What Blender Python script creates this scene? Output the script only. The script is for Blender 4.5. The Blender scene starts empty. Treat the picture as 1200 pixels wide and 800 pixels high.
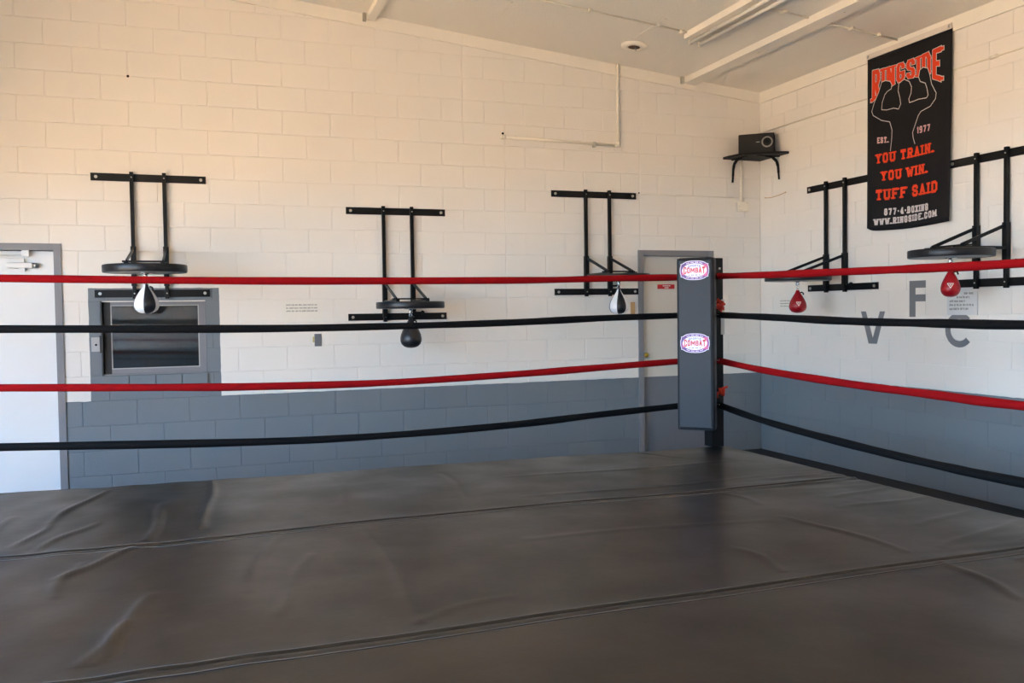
import bpy, bmesh, math, random
import numpy as np
from mathutils import Vector, Matrix
random.seed(7)
PI = math.pi
S = bpy.context.scene
COL = S.collection

# ------------------------------------------------------------------ camera
CAM_POS = (-5.6436, -7.9053, 1.5008)
cr, cd, cf = (np.array(v, float) for v in ((0.941, -0.339, -0.014), (-0.025, -0.028, -0.999), (0.338, 0.94, -0.035)))
yaw, pitch, roll = .3455, -.0348, .0141
cf = np.array([math.sin(yaw)*math.cos(pitch), math.cos(yaw)*math.cos(pitch), math.sin(pitch)])
r0 = np.array([math.cos(yaw), -math.sin(yaw), 0]); d0 = np.cross(cf, r0)
cr = r0*math.cos(roll)+d0*math.sin(roll); cd = -r0*math.sin(roll)+d0*math.cos(roll)
cam = bpy.data.cameras.new('camera'); camo = bpy.data.objects.new('camera', cam); COL.objects.link(camo)
cam.sensor_width = 36; cam.lens = 1036.3/1200*36; cam.clip_start = .05; cam.clip_end = 200
m = Matrix.Identity(4)
for i in range(3):
    m[i][0] = cr[i]; m[i][1] = -cd[i]; m[i][2] = -cf[i]; m[i][3] = CAM_POS[i]
camo.matrix_world = m
S.camera = camo

# ------------------------------------------------------------------ world, sun, exposure
S.view_settings.view_transform = 'Standard'; S.view_settings.look = 'None'
S.view_settings.gamma = 1; S.view_settings.use_curve_mapping = False
S.view_settings.exposure = 1.95
SKY_STRENGTH = 5.6
SUN_STRENGTH = 14.5
w = bpy.data.worlds.new('sky'); S.world = w; w.use_nodes = True
nt = w.node_tree; nt.nodes.clear()
tc = nt.nodes.new('ShaderNodeTexCoord'); sp = nt.nodes.new('ShaderNodeSeparateXYZ')
rp = nt.nodes.new('ShaderNodeValToRGB'); bg = nt.nodes.new('ShaderNodeBackground'); ow = nt.nodes.new('ShaderNodeOutputWorld')
nt.links.new(tc.outputs['Generated'], sp.inputs[0]); nt.links.new(sp.outputs['Z'], rp.inputs[0])
rp.color_ramp.elements[0].position = 0; rp.color_ramp.elements[0].color = (.50, .74, 1.0, 1)
rp.color_ramp.elements[1].position = .7; rp.color_ramp.elements[1].color = (.16, .42, 1.0, 1)
nt.links.new(rp.outputs[0], bg.inputs[0]); bg.inputs[1].default_value = SKY_STRENGTH; nt.links.new(bg.outputs[0], ow.inputs[0])
sun = bpy.data.lights.new('sun', 'SUN'); sun.energy = SUN_STRENGTH; sun.angle = .01; sun.color = (1, .87, .66)
suno = bpy.data.objects.new('sun', sun); COL.objects.link(suno)
suno.rotation_euler = Vector((.10, .62, .80)).to_track_quat('Z', 'Y').to_euler()

# openings of the building (daylight comes in through these), and their light portals
LX = -8.35; RY = -12.0
OPEN_LEFT = (-7.9, -2.0, 0.0, 2.5)      # y0, y1, z0, z1 in the left wall
OPEN_LEFT2 = (-11.7, -8.3, 0.0, 2.5)     # unseen second bay further back, added for fill light
def portal(name, loc, rot, sx, sz):
    l = bpy.data.lights.new(name, 'AREA'); l.shape = 'RECTANGLE'; l.size = sx; l.size_y = sz
    l.cycles.is_portal = True
    o = bpy.data.objects.new(name, l); COL.objects.link(o); o.location = loc; o.rotation_euler = rot
portal('portal_left', (LX+.01, (OPEN_LEFT[0]+OPEN_LEFT[1])/2, OPEN_LEFT[3]/2), (0, -PI/2, 0), OPEN_LEFT[3], OPEN_LEFT[1]-OPEN_LEFT[0])
portal('portal_left_second', (LX+.01, (OPEN_LEFT2[0]+OPEN_LEFT2[1])/2, OPEN_LEFT2[3]/2), (0, -PI/2, 0), OPEN_LEFT2[3], OPEN_LEFT2[1]-OPEN_LEFT2[0])

# ------------------------------------------------------------------ helpers
def lin(c):
    return tuple(((x/255)/12.92 if x/255 <= .04045 else (((x/255)+.055)/1.055)**2.4) for x in c)
def mat(name, rgb, rough=.5, metal=0, bump=0, scale=40, detail=4, var=0, coat=0, spec=.5, linear=False):
    mt = bpy.data.materials.new(name); mt.use_nodes = True
    n = mt.node_tree; b = n.nodes['Principled BSDF']
    col = rgb if linear else lin(rgb)
    b.inputs['Base Color'].default_value = (*col, 1); b.inputs['Roughness'].default_value = rough
    b.inputs['Metallic'].default_value = metal; b.inputs['Specular IOR Level'].default_value = spec
    if coat: b.inputs['Coat Weight'].default_value = coat
    if bump or var:
        tcn = n.nodes.new('ShaderNodeTexCoord')
        nz = n.nodes.new('ShaderNodeTexNoise'); nz.inputs['Scale'].default_value = scale; nz.inputs['Detail'].default_value = detail
        n.links.new(tcn.outputs['Object'], nz.inputs['Vector'])
        if bump:
            bp = n.nodes.new('ShaderNodeBump'); bp.inputs['Strength'].default_value = bump; bp.inputs['Distance'].default_value = .004
            n.links.new(nz.outputs['Fac'], bp.inputs['Height']); n.links.new(bp.outputs[0], b.inputs['Normal'])
        if var:
            mx = n.nodes.new('ShaderNodeMix'); mx.data_type = 'RGBA'
            n.links.new(nz.outputs['Fac'], mx.inputs[0])
            mx.inputs[6].default_value = (*[c*(1-var) for c in col], 1); mx.inputs[7].default_value = (*[min(1, c*(1+var)) for c in col], 1)
            n.links.new(mx.outputs[2], b.inputs['Base Color'])
    return mt
def tag(o, label=None, cat=None, group=None, kind=None):
    if label: o['label'] = label
    if cat: o['category'] = cat
    if group: o['group'] = group
    if kind: o['kind'] = kind
    return o
def empty(name, loc=(0, 0, 0), rz=0, label=None, cat=None, group=None, kind=None):
    o = bpy.data.objects.new(name, None); COL.objects.link(o); o.location = loc; o.rotation_euler = (0, 0, rz)
    o.empty_display_size = .05
    return tag(o, label, cat, group, kind)
class MB:
    def __init__(s): s.v = []; s.f = []; s.mi = []; s.sm = []
    def add(s, vs, fs, mi=0, smooth=False):
        b = len(s.v); s.v += [tuple(v) for v in vs]
        for f in fs: s.f.append(tuple(b+i for i in f)); s.mi.append(mi); s.sm.append(smooth)
        return s
    def box(s, x0, x1, y0, y1, z0, z1, mi=0, M=None):
        vs = [(x, y, z) for x in (x0, x1) for y in (y0, y1) for z in (z0, z1)]
        if M is not None: vs = [M @ Vector(v) for v in vs]
        return s.add(vs, [(0, 1, 3, 2), (4, 6, 7, 5), (0, 4, 5, 1), (2, 3, 7, 6), (0, 2, 6, 4), (1, 5, 7, 3)], mi)
    def bar(s, a, b, wx, wy, up=(0, 0, 1), mi=0):
        a = Vector(a); b = Vector(b); d = (b-a).normalized(); u = Vector(up)
        if abs(d.dot(u)) > .99: u = Vector((1, 0, 0))
        x = d.cross(u).normalized(); y = x.cross(d)
        vs = []
        for p in (a, b):
            for sx, sy in ((-1, -1), (1, -1), (1, 1), (-1, 1)): vs.append(p+x*sx*wx/2+y*sy*wy/2)
        return s.add(vs, [(3, 2, 1, 0), (4, 5, 6, 7), (0, 1, 5, 4), (1, 2, 6, 5), (2, 3, 7, 6), (3, 0, 4, 7)], mi)
    def tube(s, pts, r, n=10, mi=0, caps=True, rad=None):
        pts = [Vector(p) for p in pts]; base = len(s.v); prev = None; N = len(pts)
        for i, p in enumerate(pts):
            d = (pts[min(i+1, N-1)]-pts[max(i-1, 0)]).normalized()
            if prev is None:
                u = Vector((0, 0, 1)) if abs(d.z) < .9 else Vector((1, 0, 0))
                x = d.cross(u).normalized()
            else: x = (prev-d*prev.dot(d)).normalized()
            prev = x; y = d.cross(x); rr = rad[i] if rad else r
            for k in range(n):
                a = 2*PI*k/n; s.v.append(tuple(p+x*math.cos(a)*rr+y*math.sin(a)*rr))
        for i in range(N-1):
            for k in range(n):
                a = base+i*n+k; b = base+i*n+(k+1) % n
                s.f.append((a, b, b+n, a+n)); s.mi.append(mi); s.sm.append(True)
        if caps:
            s.f.append(tuple(base+k for k in range(n))[::-1]); s.mi.append(mi); s.sm.append(False)
            s.f.append(tuple(base+(N-1)*n+k for k in range(n))); s.mi.append(mi); s.sm.append(False)
        return s
    def lathe(s, prof, c=(0, 0, 0), n=24, mi=None, smooth=True):
        """prof: (r, z) pairs; mi may be a function of the angle index"""
        base = len(s.v)
        for r, z in prof:
            for k in range(n):
                a = 2*PI*k/n; s.v.append((c[0]+r*math.cos(a), c[1]+r*math.sin(a), c[2]+z))
        for i in range(len(prof)-1):
            for k in range(n):
                a = base+i*n+k; b = base+i*n+(k+1) % n
                s.f.append((a, b, b+n, a+n)); s.mi.append(mi(k) if mi else 0); s.sm.append(smooth)
        for e, i in ((0, 0), (1, len(prof)-1)):
            if prof[i][0] > 1e-5:
                t = tuple(base+i*n+k for k in range(n)); s.f.append(t if e else t[::-1]); s.mi.append(0); s.sm.append(False)
        return s
    def mesh(s, name, mats):
        me = bpy.data.meshes.new(name); me.from_pydata(s.v, [], s.f)
        for q in (mats if isinstance(mats, (list, tuple)) else [mats]): me.materials.append(q)
        me.polygons.foreach_set('material_index', s.mi); me.polygons.foreach_set('use_smooth', s.sm); me.update()
        return me
    def build(s, name, mats, parent=None, loc=None, bevel=0, label=None, kind=None, fixn=True):
        me = s.mesh(name, mats)
        if fixn:
            bm = bmesh.new(); bm.from_mesh(me); bmesh.ops.recalc_face_normals(bm, faces=bm.faces)
            if bevel: bmesh.ops.bevel(bm, geom=[e for e in bm.edges if len(e.link_faces) == 2 and e.calc_face_angle(0) > .6], offset=bevel, segments=2, affect='EDGES', profile=.6)
            bm.to_mesh(me); bm.free()
        o = bpy.data.objects.new(name, me); COL.objects.link(o)
        if parent: o.parent = parent
        if loc: o.location = loc
        if label: o['label'] = label
        if kind: o['kind'] = kind
        return o
def obj(name, me, parent=None, loc=(0, 0, 0), rz=0):
    o = bpy.data.objects.new(name, me); COL.objects.link(o); o.location = loc; o.rotation_euler = (0, 0, rz)
    if parent: o.parent = parent
    return o

# ------------------------------------------------------------------ materials
def wall_paint(name, surround=None):
    """cream wall, grey dado below z=0.8128 and (back wall) a grey painted square round the hatch"""
    mt = bpy.data.materials.new(name); mt.use_nodes = True; n = mt.node_tree; L = n.links; b = n.nodes['Principled BSDF']
    g = n.nodes.new('ShaderNodeNewGeometry'); s = n.nodes.new('ShaderNodeSeparateXYZ'); L.new(g.outputs['Position'], s.inputs[0])
    def mth(op, a, bb):
        q = n.nodes.new('ShaderNodeMath'); q.operation = op
        for i, x in enumerate((a, bb)):
            if isinstance(x, (int, float)): q.inputs[i].default_value = x
            else: L.new(x, q.inputs[i])
        return q.outputs[0]
    nz = n.nodes.new('ShaderNodeTexNoise'); nz.inputs['Scale'].default_value = 9; nz.inputs['Detail'].default_value = 3
    L.new(g.outputs['Position'], nz.inputs['Vector'])
    wob = mth('MULTIPLY', mth('SUBTRACT', nz.outputs['Fac'], .5), .012)
    Z = mth('ADD', s.outputs['Z'], wob); X = mth('ADD', s.outputs['X'], wob)
    mask = mth('LESS_THAN', Z, .8128)
    if surround:
        x0, x1, z0, z1 = surround
        q = mth('MULTIPLY', mth('MULTIPLY', mth('GREATER_THAN', X, x0), mth('LESS_THAN', X, x1)), mth('MULTIPLY', mth('GREATER_THAN', Z, z0), mth('LESS_THAN', Z, z1)))
        mask = mth('MAXIMUM', mask, q)
    n2 = n.nodes.new('ShaderNodeTexNoise'); n2.inputs['Scale'].default_value = 1.3; n2.inputs['Detail'].default_value = 5
    L.new(g.outputs['Position'], n2.inputs['Vector'])
    cr_ = n.nodes.new('ShaderNodeMix'); cr_.data_type = 'RGBA'; L.new(n2.outputs['Fac'], cr_.inputs[0])
    cr_.inputs[6].default_value = (*lin(CREAM_A), 1); cr_.inputs[7].default_value = (*lin(CREAM_B), 1)
    gr_ = n.nodes.new('ShaderNodeMix'); gr_.data_type = 'RGBA'; L.new(n2.outputs['Fac'], gr_.inputs[0])
    gr_.inputs[6].default_value = (*lin(GREY_A), 1); gr_.inputs[7].default_value = (*lin(GREY_B), 1)
    mx = n.nodes.new('ShaderNodeMix'); mx.data_type = 'RGBA'; L.new(mask, mx.inputs[0]); L.new(cr_.outputs[2], mx.inputs[6]); L.new(gr_.outputs[2], mx.inputs[7])
    L.new(mx.outputs[2], b.inputs['Base Color']); b.inputs['Roughness'].default_value = .5; b.inputs['Specular IOR Level'].default_value = .35
    n3 = n.nodes.new('ShaderNodeTexNoise'); n3.inputs['Scale'].default_value = 60; n3.inputs['Detail'].default_value = 5; L.new(g.outputs['Position'], n3.inputs['Vector'])
    bp = n.nodes.new('ShaderNodeBump'); bp.inputs['Strength'].default_value = .35; bp.inputs['Distance'].default_value = .003
    L.new(n3.outputs['Fac'], bp.inputs['Height']); L.new(bp.outputs[0], b.inputs['Normal'])
    return mt
CREAM_A = (230, 223, 213); CREAM_B = (237, 231, 222)
GREY_A = (112, 118, 122); GREY_B = (121, 127, 131)
M = dict(
    wall=wall_paint('wall_paint', (-6.44, -5.432, .8, 1.73)), wall_r=wall_paint('wall_paint_right'),
    ceil=mat('ceiling_stipple', (240, 234, 223), .8, bump=.9, scale=70, detail=6, spec=.2),
    trim=mat('trim_paint', (238, 231, 218), .5, bump=.1, scale=8, var=.03),
    pipe=mat('pipe_paint', (232, 224, 208), .4, var=.03),
    frame=mat('door_frame_paint', (128, 126, 128), .4, bump=.1, scale=20),
    door=mat('door_white_paint', (236, 234, 230), .35, bump=.06, scale=6, var=.02),
    floor=mat('rubber_mat', (30, 30, 31), .8, bump=.4, scale=90),
    concrete=mat('outdoor_concrete', (218, 177, 126), .9, var=.06, scale=2),
    black=mat('black_powder_coat', (10, 10, 11), .42, bump=.05, scale=80, spec=.25),
    black2=mat('matte_black', (10, 10, 10), .6, spec=.25),
    rim=mat('board_rim_vinyl', (26, 28, 31), .36, spec=.35),
    under=mat('board_underside', (150, 152, 150), .5, var=.08, scale=8),
    steel=mat('zinc_bolt', (190, 188, 182), .35, metal=.9),
    chrome=mat('chrome', (225, 225, 225), .12, metal=1),
    redrope=mat('red_rope_cover', (132, 10, 15), .8, bump=.3, scale=12, var=.15, spec=.08),
    blackrope=mat('black_rope_cover', (8, 8, 9), .8, bump=.3, scale=12, spec=.15),
    pad=mat('pad_vinyl', (25, 27, 31), .42, bump=.12, scale=7, detail=2, spec=.25),
    post=mat('post_black', (9, 9, 10), .45, spec=.25),
    label=mat('label_white', (190, 190, 186), .6),
    orange=mat('orange_red_tape', (196, 48, 26), .5, bump=.4, scale=60),
    red=mat('sign_red', (196, 30, 38), .45), white=mat('print_white', (235, 232, 226), .5),
    bagred=mat('bag_red_leather', (160, 12, 26), .32, bump=.12, scale=60),
    bagblack=mat('bag_black_leather', (28, 29, 32), .38, bump=.15, scale=60),
    bagwhite=mat('bag_white_leather', (238, 238, 240), .3, bump=.08, scale=60),
    brass=mat('brass', (190, 160, 60), .3, metal=.8),
    greyletter=mat('painted_letter_grey', (122, 122, 124), .5),
    paper=mat('paper', (214, 214, 212), .8, var=.03), cream_paper=mat('cream_paper', (233, 227, 215), .7),
    ink=mat('ink_grey', (120, 118, 112), .8), tan=mat('tan_card', (196, 160, 112), .8),
    latch=mat('latch_pale_grey', (176, 174, 172), .45),
    banner=mat('banner_black_cloth', (27, 26, 28), .75, bump=.2, scale=300, spec=.2),
    banred=mat('banner_red_print', (222, 68, 34), .7, spec=.2), banwhite=mat('banner_white_print', (205, 196, 192), .7, spec=.2),
    banpink=mat('banner_pink_print', (214, 170, 168), .7, spec=.2),
    violet=mat('badge_violet', (112, 70, 140), .4), pink=mat('badge_pink', (214, 84, 140), .4), blue=mat('badge_blue', (112, 116, 190), .4),
    badgewhite=mat('badge_white', (236, 222, 240), .4), badgered=mat('badge_red', (214, 60, 70), .4),
    plastic=mat('switch_grey', (112, 112, 114), .5), skirt=mat('ring_skirt', (18, 18, 19), .6), wood=mat('ring_plywood', (120, 92, 60), .7),
    tube=mat('lamp_tube_glass', (232, 228, 220), .25), dark=mat('unlit_room_dark', (26, 25, 23), .7), darkbrown=mat('dark_jamb', (38, 33, 28), .5),
    driver=mat('speaker_cone_silver', (150, 146, 138), .3, metal=.6), yellowed=mat('yellowed_tape', (188, 170, 110), .6),
)
def ceil_z(x): return 3.735-.0983*x

# ------------------------------------------------------------------ walls
B = .4064; H = .2032
def block_mesh(w, h, mt, cache={}):
    k = (round(w, 3), round(h, 3), mt.name)
    if k not in cache:
        a = w/2-(.0035 if mt.name == 'wall_paint' else .0015); c = h/2-(.0012 if mt.name == 'wall_paint' else .0007); bv = .0025; mb = MB()
        dp = 0 if mt.name == 'wall_paint' else .0012
        f = [(-a+bv, -.001+dp, -c+bv), (a-bv, -.001+dp, -c+bv), (a-bv, -.001+dp, c-bv), (-a+bv, -.001+dp, c-bv)]
        s = [(-a, .0015, -c), (a, .0015, -c), (a, .0015, c), (-a, .0015, c)]
        q = [(-a, .05, -c), (a, .05, -c), (a, .05, c), (-a, .05, c)]
        mb.add(f+s+q, [(0, 1, 2, 3)]+[(i, 4+i, 4+(i+1) % 4, (i+1) % 4) for i in range(4)]+[(4+i, 8+i, 8+(i+1) % 4, 4+(i+1) % 4) for i in range(4)])
        cache[k] = mb.mesh('block', mt)
    return cache[k]
def blocks(wall, length, openings, splits, phase_odd_at_corner, mt, place, visible, limit=298):
    """place(d, z) -> world point at distance d from the corner; pieces (d0, d1, z0, z1)"""
    out = []
    top_c = 24
    for c in range(top_c):
        z0, z1 = c*H, (c+1)*H; off = 0 if (c % 2 == 1) == phase_odd_at_corner else B/2
        js = sorted({0.0, length} | {round(off+B*k, 4) for k in range(60) if 0 < off+B*k < length} | {d for d, a, b in splits if a < (z0+z1)/2 < b})
        for d0, d1 in zip(js[:-1], js[1:]):
            if z0 > ceil_z(place((d0+d1)/2, 0)[0])+.05: continue
            seg = [(d0, d1)]
            for o0, o1, oz0, oz1 in openings:
                if oz0 < (z0+z1)/2 < oz1:
                    ns = []
                    for a, b in seg:
                        if o1 <= a or o0 >= b: ns.append((a, b)); continue
                        if a < o0: ns.append((a, o0))
                        if b > o1: ns.append((o1, b))
                    seg = ns
            for a, b in seg:
                if b-a > .02: out.append((a, b, z0, z1))
    def score(p):
        d = (p[0]+p[1])/2; P = Vector(place(d, (p[2]+p[3])/2)); q = P-Vector(CAM_POS)
        zc = q.dot(Vector(cf)); u = 600+1036.3*q.dot(Vector(cr))/zc; v = 400+1036.3*q.dot(Vector(cd))/zc
        vis = zc > 0 and -45 < u < 1245 and -20 < v < (600 if visible else 9999)
        return (vis, (p[1]-p[0])/zc**2)
    out.sort(key=score, reverse=True)
    rest = MB(); cnt = 0
    for p in out:
        a, b, z0, z1 = p; d = (a+b)/2; P = place(d, (z0+z1)/2)
        me = block_mesh(b-a, z1-z0, mt)
        if score(p)[0] and cnt < limit:
            cnt += 1
            o = obj('block', me, wall, (P[0], P[1], P[2]), place.rz)
            n = Vector((math.sin(place.rz), -math.cos(place.rz), 0)) * random.uniform(0, .0012)
            o.location += n; o.rotation_euler = (random.gauss(0, .0012), 0, place.rz+random.gauss(0, .0012))
        else:
            Mx = Matrix.Translation(P) @ Matrix.Rotation(place.rz, 4, 'Z')
            rest.add([Mx @ vv.co for vv in me.vertices], [tuple(pp.vertices) for pp in me.polygons])
    rest.build('block_field', mt, wall, fixn=False, kind='stuff')
    print('blocks', wall.name, cnt, len(out)-cnt)

def slab_with_holes(mb, d0, d1, z0, ztop, holes, put):
    """wall core as boxes around holes (d0,d1,z0,z1); put(a,b,z0,z1) adds a box"""
    xs = sorted({d0, d1} | {h[0] for h in holes} | {h[1] for h in holes})
    for a, b in zip(xs[:-1], xs[1:]):
        hs = [h for h in holes if h[0] < (a+b)/2 < h[1]]
        z = z0
        for h in sorted(hs, key=lambda h: h[2]):
            if h[2] > z: put(a, b, z, h[2])
            z = h[3]
        put(a, b, z, ztop)

D1 = (6.67, 7.56, 0, 2.032); D2 = (.63, 1.40, 0, 2.032); WN = (5.545, 6.35, 1.016, 1.6256)
wall_back = empty('wall_back', kind='structure')
mb = MB()
slab_with_holes(mb, 0, -LX, 0, 4.75, [D1, D2, WN], lambda a, b, z0, z1: mb.box(-b, -a, .003, .2, z0, z1))
mb.build('wall_core', M['wall'], wall_back)
def pb(d, z): return (-d, 0, z)
pb.rz = 0
blocks(wall_back, -LX, [D1, D2, WN], [(1.4224, 0, 9), (2.8448, 0, 3.0), (3.2512, 3.0, 9)], True, M['wall'], pb, True)
wall_right = empty('wall_right', kind='structure')
mb = MB(); mb.box(.003, .2, RY, 0.2, 0, 3.9); mb.build('wall_core', M['wall_r'], wall_right)
def pr(d, z): return (0, -d, z)
pr.rz = -PI/2
blocks(wall_right, -RY, [], [], False, M['wall_r'], pr, True)
# left and rear walls with the big open bay doors that let the daylight in, the second bay added for fill
mb = MB()
slab_with_holes(mb, RY, .2, 0, 4.75, [OPEN_LEFT, OPEN_LEFT2], lambda a, b, z0, z1: mb.box(LX-.2, LX, a, b, z0, z1))
mb.build('wall_left', M['wall_r'], kind='structure')
mb = MB()
slab_with_holes(mb, LX-.2, .2, 0, 4.75, [], lambda a, b, z0, z1: mb.box(a, b, RY-.2, RY, z0, z1))
mb.build('wall_rear', M['wall_r'], kind='structure')
# floor, ceiling, ground
mb = MB(); mb.box(LX-.2, .2, RY-.2, .2, -.1, 0); mb.build('floor', M['floor'], kind='structure')
mb = MB(); mb.box(-50, 40, -50, 40, -.3, -.12); mb.build('ground', M['concrete'], kind='structure')
mb = MB()
x0, x1 = LX-.2, .2
mb.add([(x0, RY-.2, ceil_z(x0)), (x1, RY-.2, ceil_z(x1)), (x1, .2, ceil_z(x1)), (x0, .2, ceil_z(x0))]+[(x0, RY-.2, ceil_z(x0)+.7), (x1, RY-.2, ceil_z(x1)+.7), (x1, .2, ceil_z(x1)+.7), (x0, .2, ceil_z(x0)+.7)],
       [(0, 1, 2, 3), (7, 6, 5, 4), (0, 4, 5, 1), (1, 5, 6, 2), (2, 6, 7, 3), (3, 7, 4, 0)])
ceiling = mb.build('ceiling', M['ceil'], kind='structure')
# ceiling trims: sloping board on the back wall in lengths, level board on the right wall
mb = MB()
for a, b in ((LX, -5.6), (-5.598, -3.252), (-3.25, -.8), (-.798, -.02)):
    vs = []
    for x in (a, b):
        for y in (-.02, -.0015):
            for dz in (-.105, .02): vs.append((x, y, ceil_z(x)+dz))
    mb.add(vs, [(0, 1, 3, 2), (4, 6, 7, 5), (0, 4, 5, 1), (2, 3, 7, 6), (0, 2, 6, 4), (1, 5, 7, 3)])
mb.build('trim_1', M['trim'], kind='structure')
mb = MB()
for a, b in ((-4.9, -.021), (-9, -4.902)): mb.box(-.02, -.0015, a, b, ceil_z(0)-.108, ceil_z(0)+.01)
mb.build('trim_2', M['trim'], kind='structure')

# ------------------------------------------------------------------ doors
def door(name, xl, xr, top, leaf_mats, leaf_y):
    e = empty(name, ((xl+xr)/2, 0, 0), kind='structure')
    cx = (xl+xr)/2; fw = .055; mb = MB()
    l, r = xl-cx, xr-cx
    mb.box(l, l+fw, -.018, .12, 0, top); mb.box(r-fw, r, -.018, .12, 0, top); mb.box(l+fw, r-fw, -.018, .12, top-fw, top)
    mb.box(l+fw, l+fw+.014, .075, .12, 0, top-fw); mb.box(r-fw-.014, r-fw, .075, .12, 0, top-fw); mb.box(l+fw+.014, r-fw-.014, .075, .12, top-fw-.014, top-fw)
    mb.build('door_frame', M['frame'], e, bevel=.002)
    return e, l, r, fw
e, l, r, fw = door('door_1', -7.605, -6.625, 2.087, None, 0)
MB().box(l+fw+.003, r-fw-.003, .03, .072, .008, 2.087-fw-.004).build('door_leaf', M['door'], e, bevel=.002)
cl = MB(); cl.box(.10, .285, -.03, .03, 1.890, 1.935); cl = cl.build('door_closer', M['door'], e, bevel=.01)
cc = MB(); cc.tube([(.285, -.0, 1.9125), (.322, -.0, 1.9125)], .021, 16); cc.build('closer_cap', M['steel'], cl)
cc = MB(); cc.bar((.21, -.0, 1.94), (.21, -.0, 1.965), .03, .03); cc.bar((.21, -.015, 1.968), (-.12, -.06, 1.985), .022, .008); cc.bar((-.12, -.06, 1.99), (.245, -.03, 2.003), .018, .008)
cc.box(.215, .265, -.045, -.018, 1.985, 2.03); cc.box(.19, .23, -.02, .02, 1.87, 1.89)
cc.build('closer_arm', M['door'], cl)
ns = MB(); ns.box(-.20, .005, .0275, .0295, 1.31, 1.57); ns.build('notice_sheet', M['door'], e)
mk = MB()
for z in (.18, .45, .95, 1.3): mk.box(.2, .2, .03, .03, z, z)
e2, l, r, fw = door('door_2', -1.452, -.582, 2.087, None, 0)
MB().box(l+fw+.003, r-fw-.003, .035, .075, .812, 2.087-fw-.004).build('door_leaf', mat('door_tan_paint', (214, 206, 192), .4, bump=.06, scale=6, var=.02), e2)
MB().box(l+fw+.003, r-fw-.003, .035, .075, .008, .812).build('door_leaf', mat('door_grey_paint', (118, 119, 122), .4, bump=.06, scale=6, var=.03), e2, label='grey painted lower third of the door')
sg = MB(); sg.box(-.195, .0, .031, .0345, 1.700, 1.745); sg = sg.build('door_sign', M['red'], e2, label='small red sign with white lettering')
tx = MB()
for (a, b, z) in ((-.135, -.12, 1.731), (-.116, -.10, 1.731), (-.096, -.075, 1.731), (-.07, -.05, 1.731), (-.115, -.10, 1.712), (-.096, -.07, 1.712)): tx.box(a, b, .0302, .0309, z-.005, z+.005)
tx.build('sign_lettering', M['white'], sg)
kb = MB(); kb.lathe([(.001, 0), (.016, .001), (.016, .006), (.009, .01), (.009, .03), (.022, .038), (.024, .05), (.014, .058), (.001, .06)], n=20)
kb = kb.build('door_knob', M['brass'], e2); kb.location = (l+.085, .035, 1.036); kb.rotation_euler = (PI/2, 0, 0)

# ------------------------------------------------------------------ hatch window in the back wall
wd = empty('window_1', (-5.9475, 0, 1.016), kind='structure')
X0, X1 = -6.35+5.9475, -5.545+5.9475; Z1 = 1.6256-1.016
mb = MB(); mb.box(X0, X0+.008, -.012, .12, 0, Z1); mb.build('side_jamb', M['darkbrown'], wd, label='dark brown side jamb')
mb = MB(); mb.box(X0+.008, X1, .0, .12, Z1-.008, Z1); mb.build('head_jamb', M['wall_r'], wd)
mb = MB(); mb.box(X1-.008, X1, .0, .12, .0, Z1-.008); mb.build('side_jamb', M['frame'], wd)
mb = MB(); mb.box(X0+.008, X1-.008, -.0, .12, 0, .010); mb.build('window_sill', M['frame'], wd)
fr = MB(); y0, y1 = .045, .085; a, b = X0+.018, X1-.008
fr.box(a, a+.05, y0, y1, .01, Z1-.008, mi=1); fr.box(b-.045, b, y0, y1, .01, Z1-.008); fr.box(a+.05, b-.045, y0, y1, .01, .048); fr.box(a+.05, b-.045, y0, y1, Z1-.035, Z1-.008)
fr = fr.build('window_frame', [M['frame'], M['darkbrown']], wd)
bd = MB(); c0, c1, q0, q1 = a+.05, b-.045, .048, Z1-.035
for bx in ((c0, c0+.008, q0, q1), (c1-.008, c1, q0, q1), (c0+.008, c1-.008, q0, q0+.008), (c0+.008, c1-.008, q1-.008, q1)): bd.box(bx[0], bx[1], y0+.004, y0+.016, bx[2], bx[3])
bd.build('glazing_bead', mat('bead_pale', (176, 174, 168), .4), fr)
gm = bpy.data.materials.new('wired_glass'); gm.use_nodes = True; n = gm.node_tree; pbn = n.nodes['Principled BSDF']
pbn.inputs['Base Color'].default_value = (.8, .85, .85, 1); pbn.inputs['Roughness'].default_value = .03; pbn.inputs['Transmission Weight'].default_value = 1; pbn.inputs['IOR'].default_value = 1.52
tcn = n.nodes.new('ShaderNodeTexCoord'); mp = n.nodes.new('ShaderNodeMapping'); mp.inputs['Rotation'].default_value = (0, PI/4, 0); n.links.new(tcn.outputs['Object'], mp.inputs[0])
sx = n.nodes.new('ShaderNodeSeparateXYZ'); n.links.new(mp.outputs[0], sx.inputs[0])
def grid(sock):
    a1 = n.nodes.new('ShaderNodeMath'); a1.operation = 'PINGPONG'; n.links.new(sock, a1.inputs[0]); a1.inputs[1].default_value = .006
    a2 = n.nodes.new('ShaderNodeMath'); a2.operation = 'LESS_THAN'; n.links.new(a1.outputs[0], a2.inputs[0]); a2.inputs[1].default_value = .0006; return a2.outputs[0]
mxx = n.nodes.new('ShaderNodeMath'); mxx.operation = 'MAXIMUM'; n.links.new(grid(sx.outputs['X']), mxx.inputs[0]); n.links.new(grid(sx.outputs['Z']), mxx.inputs[1])
df = n.nodes.new('ShaderNodeBsdfDiffuse'); df.inputs[0].default_value = (.045, .045, .045, 1)
ms = n.nodes.new('ShaderNodeMixShader'); n.links.new(mxx.outputs[0], ms.inputs[0]); n.links.new(pbn.outputs[0], ms.inputs[1]); n.links.new(df.outputs[0], ms.inputs[2]); n.links.new(ms.outputs[0], n.nodes['Material Output'].inputs[0])
MB().box(c0-.004, c1+.004, y0+.017, y0+.023, q0-.004, q1+.004).build('pane', gm, fr, label='wired glass pane reflecting the ring')
cb = MB()
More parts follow.
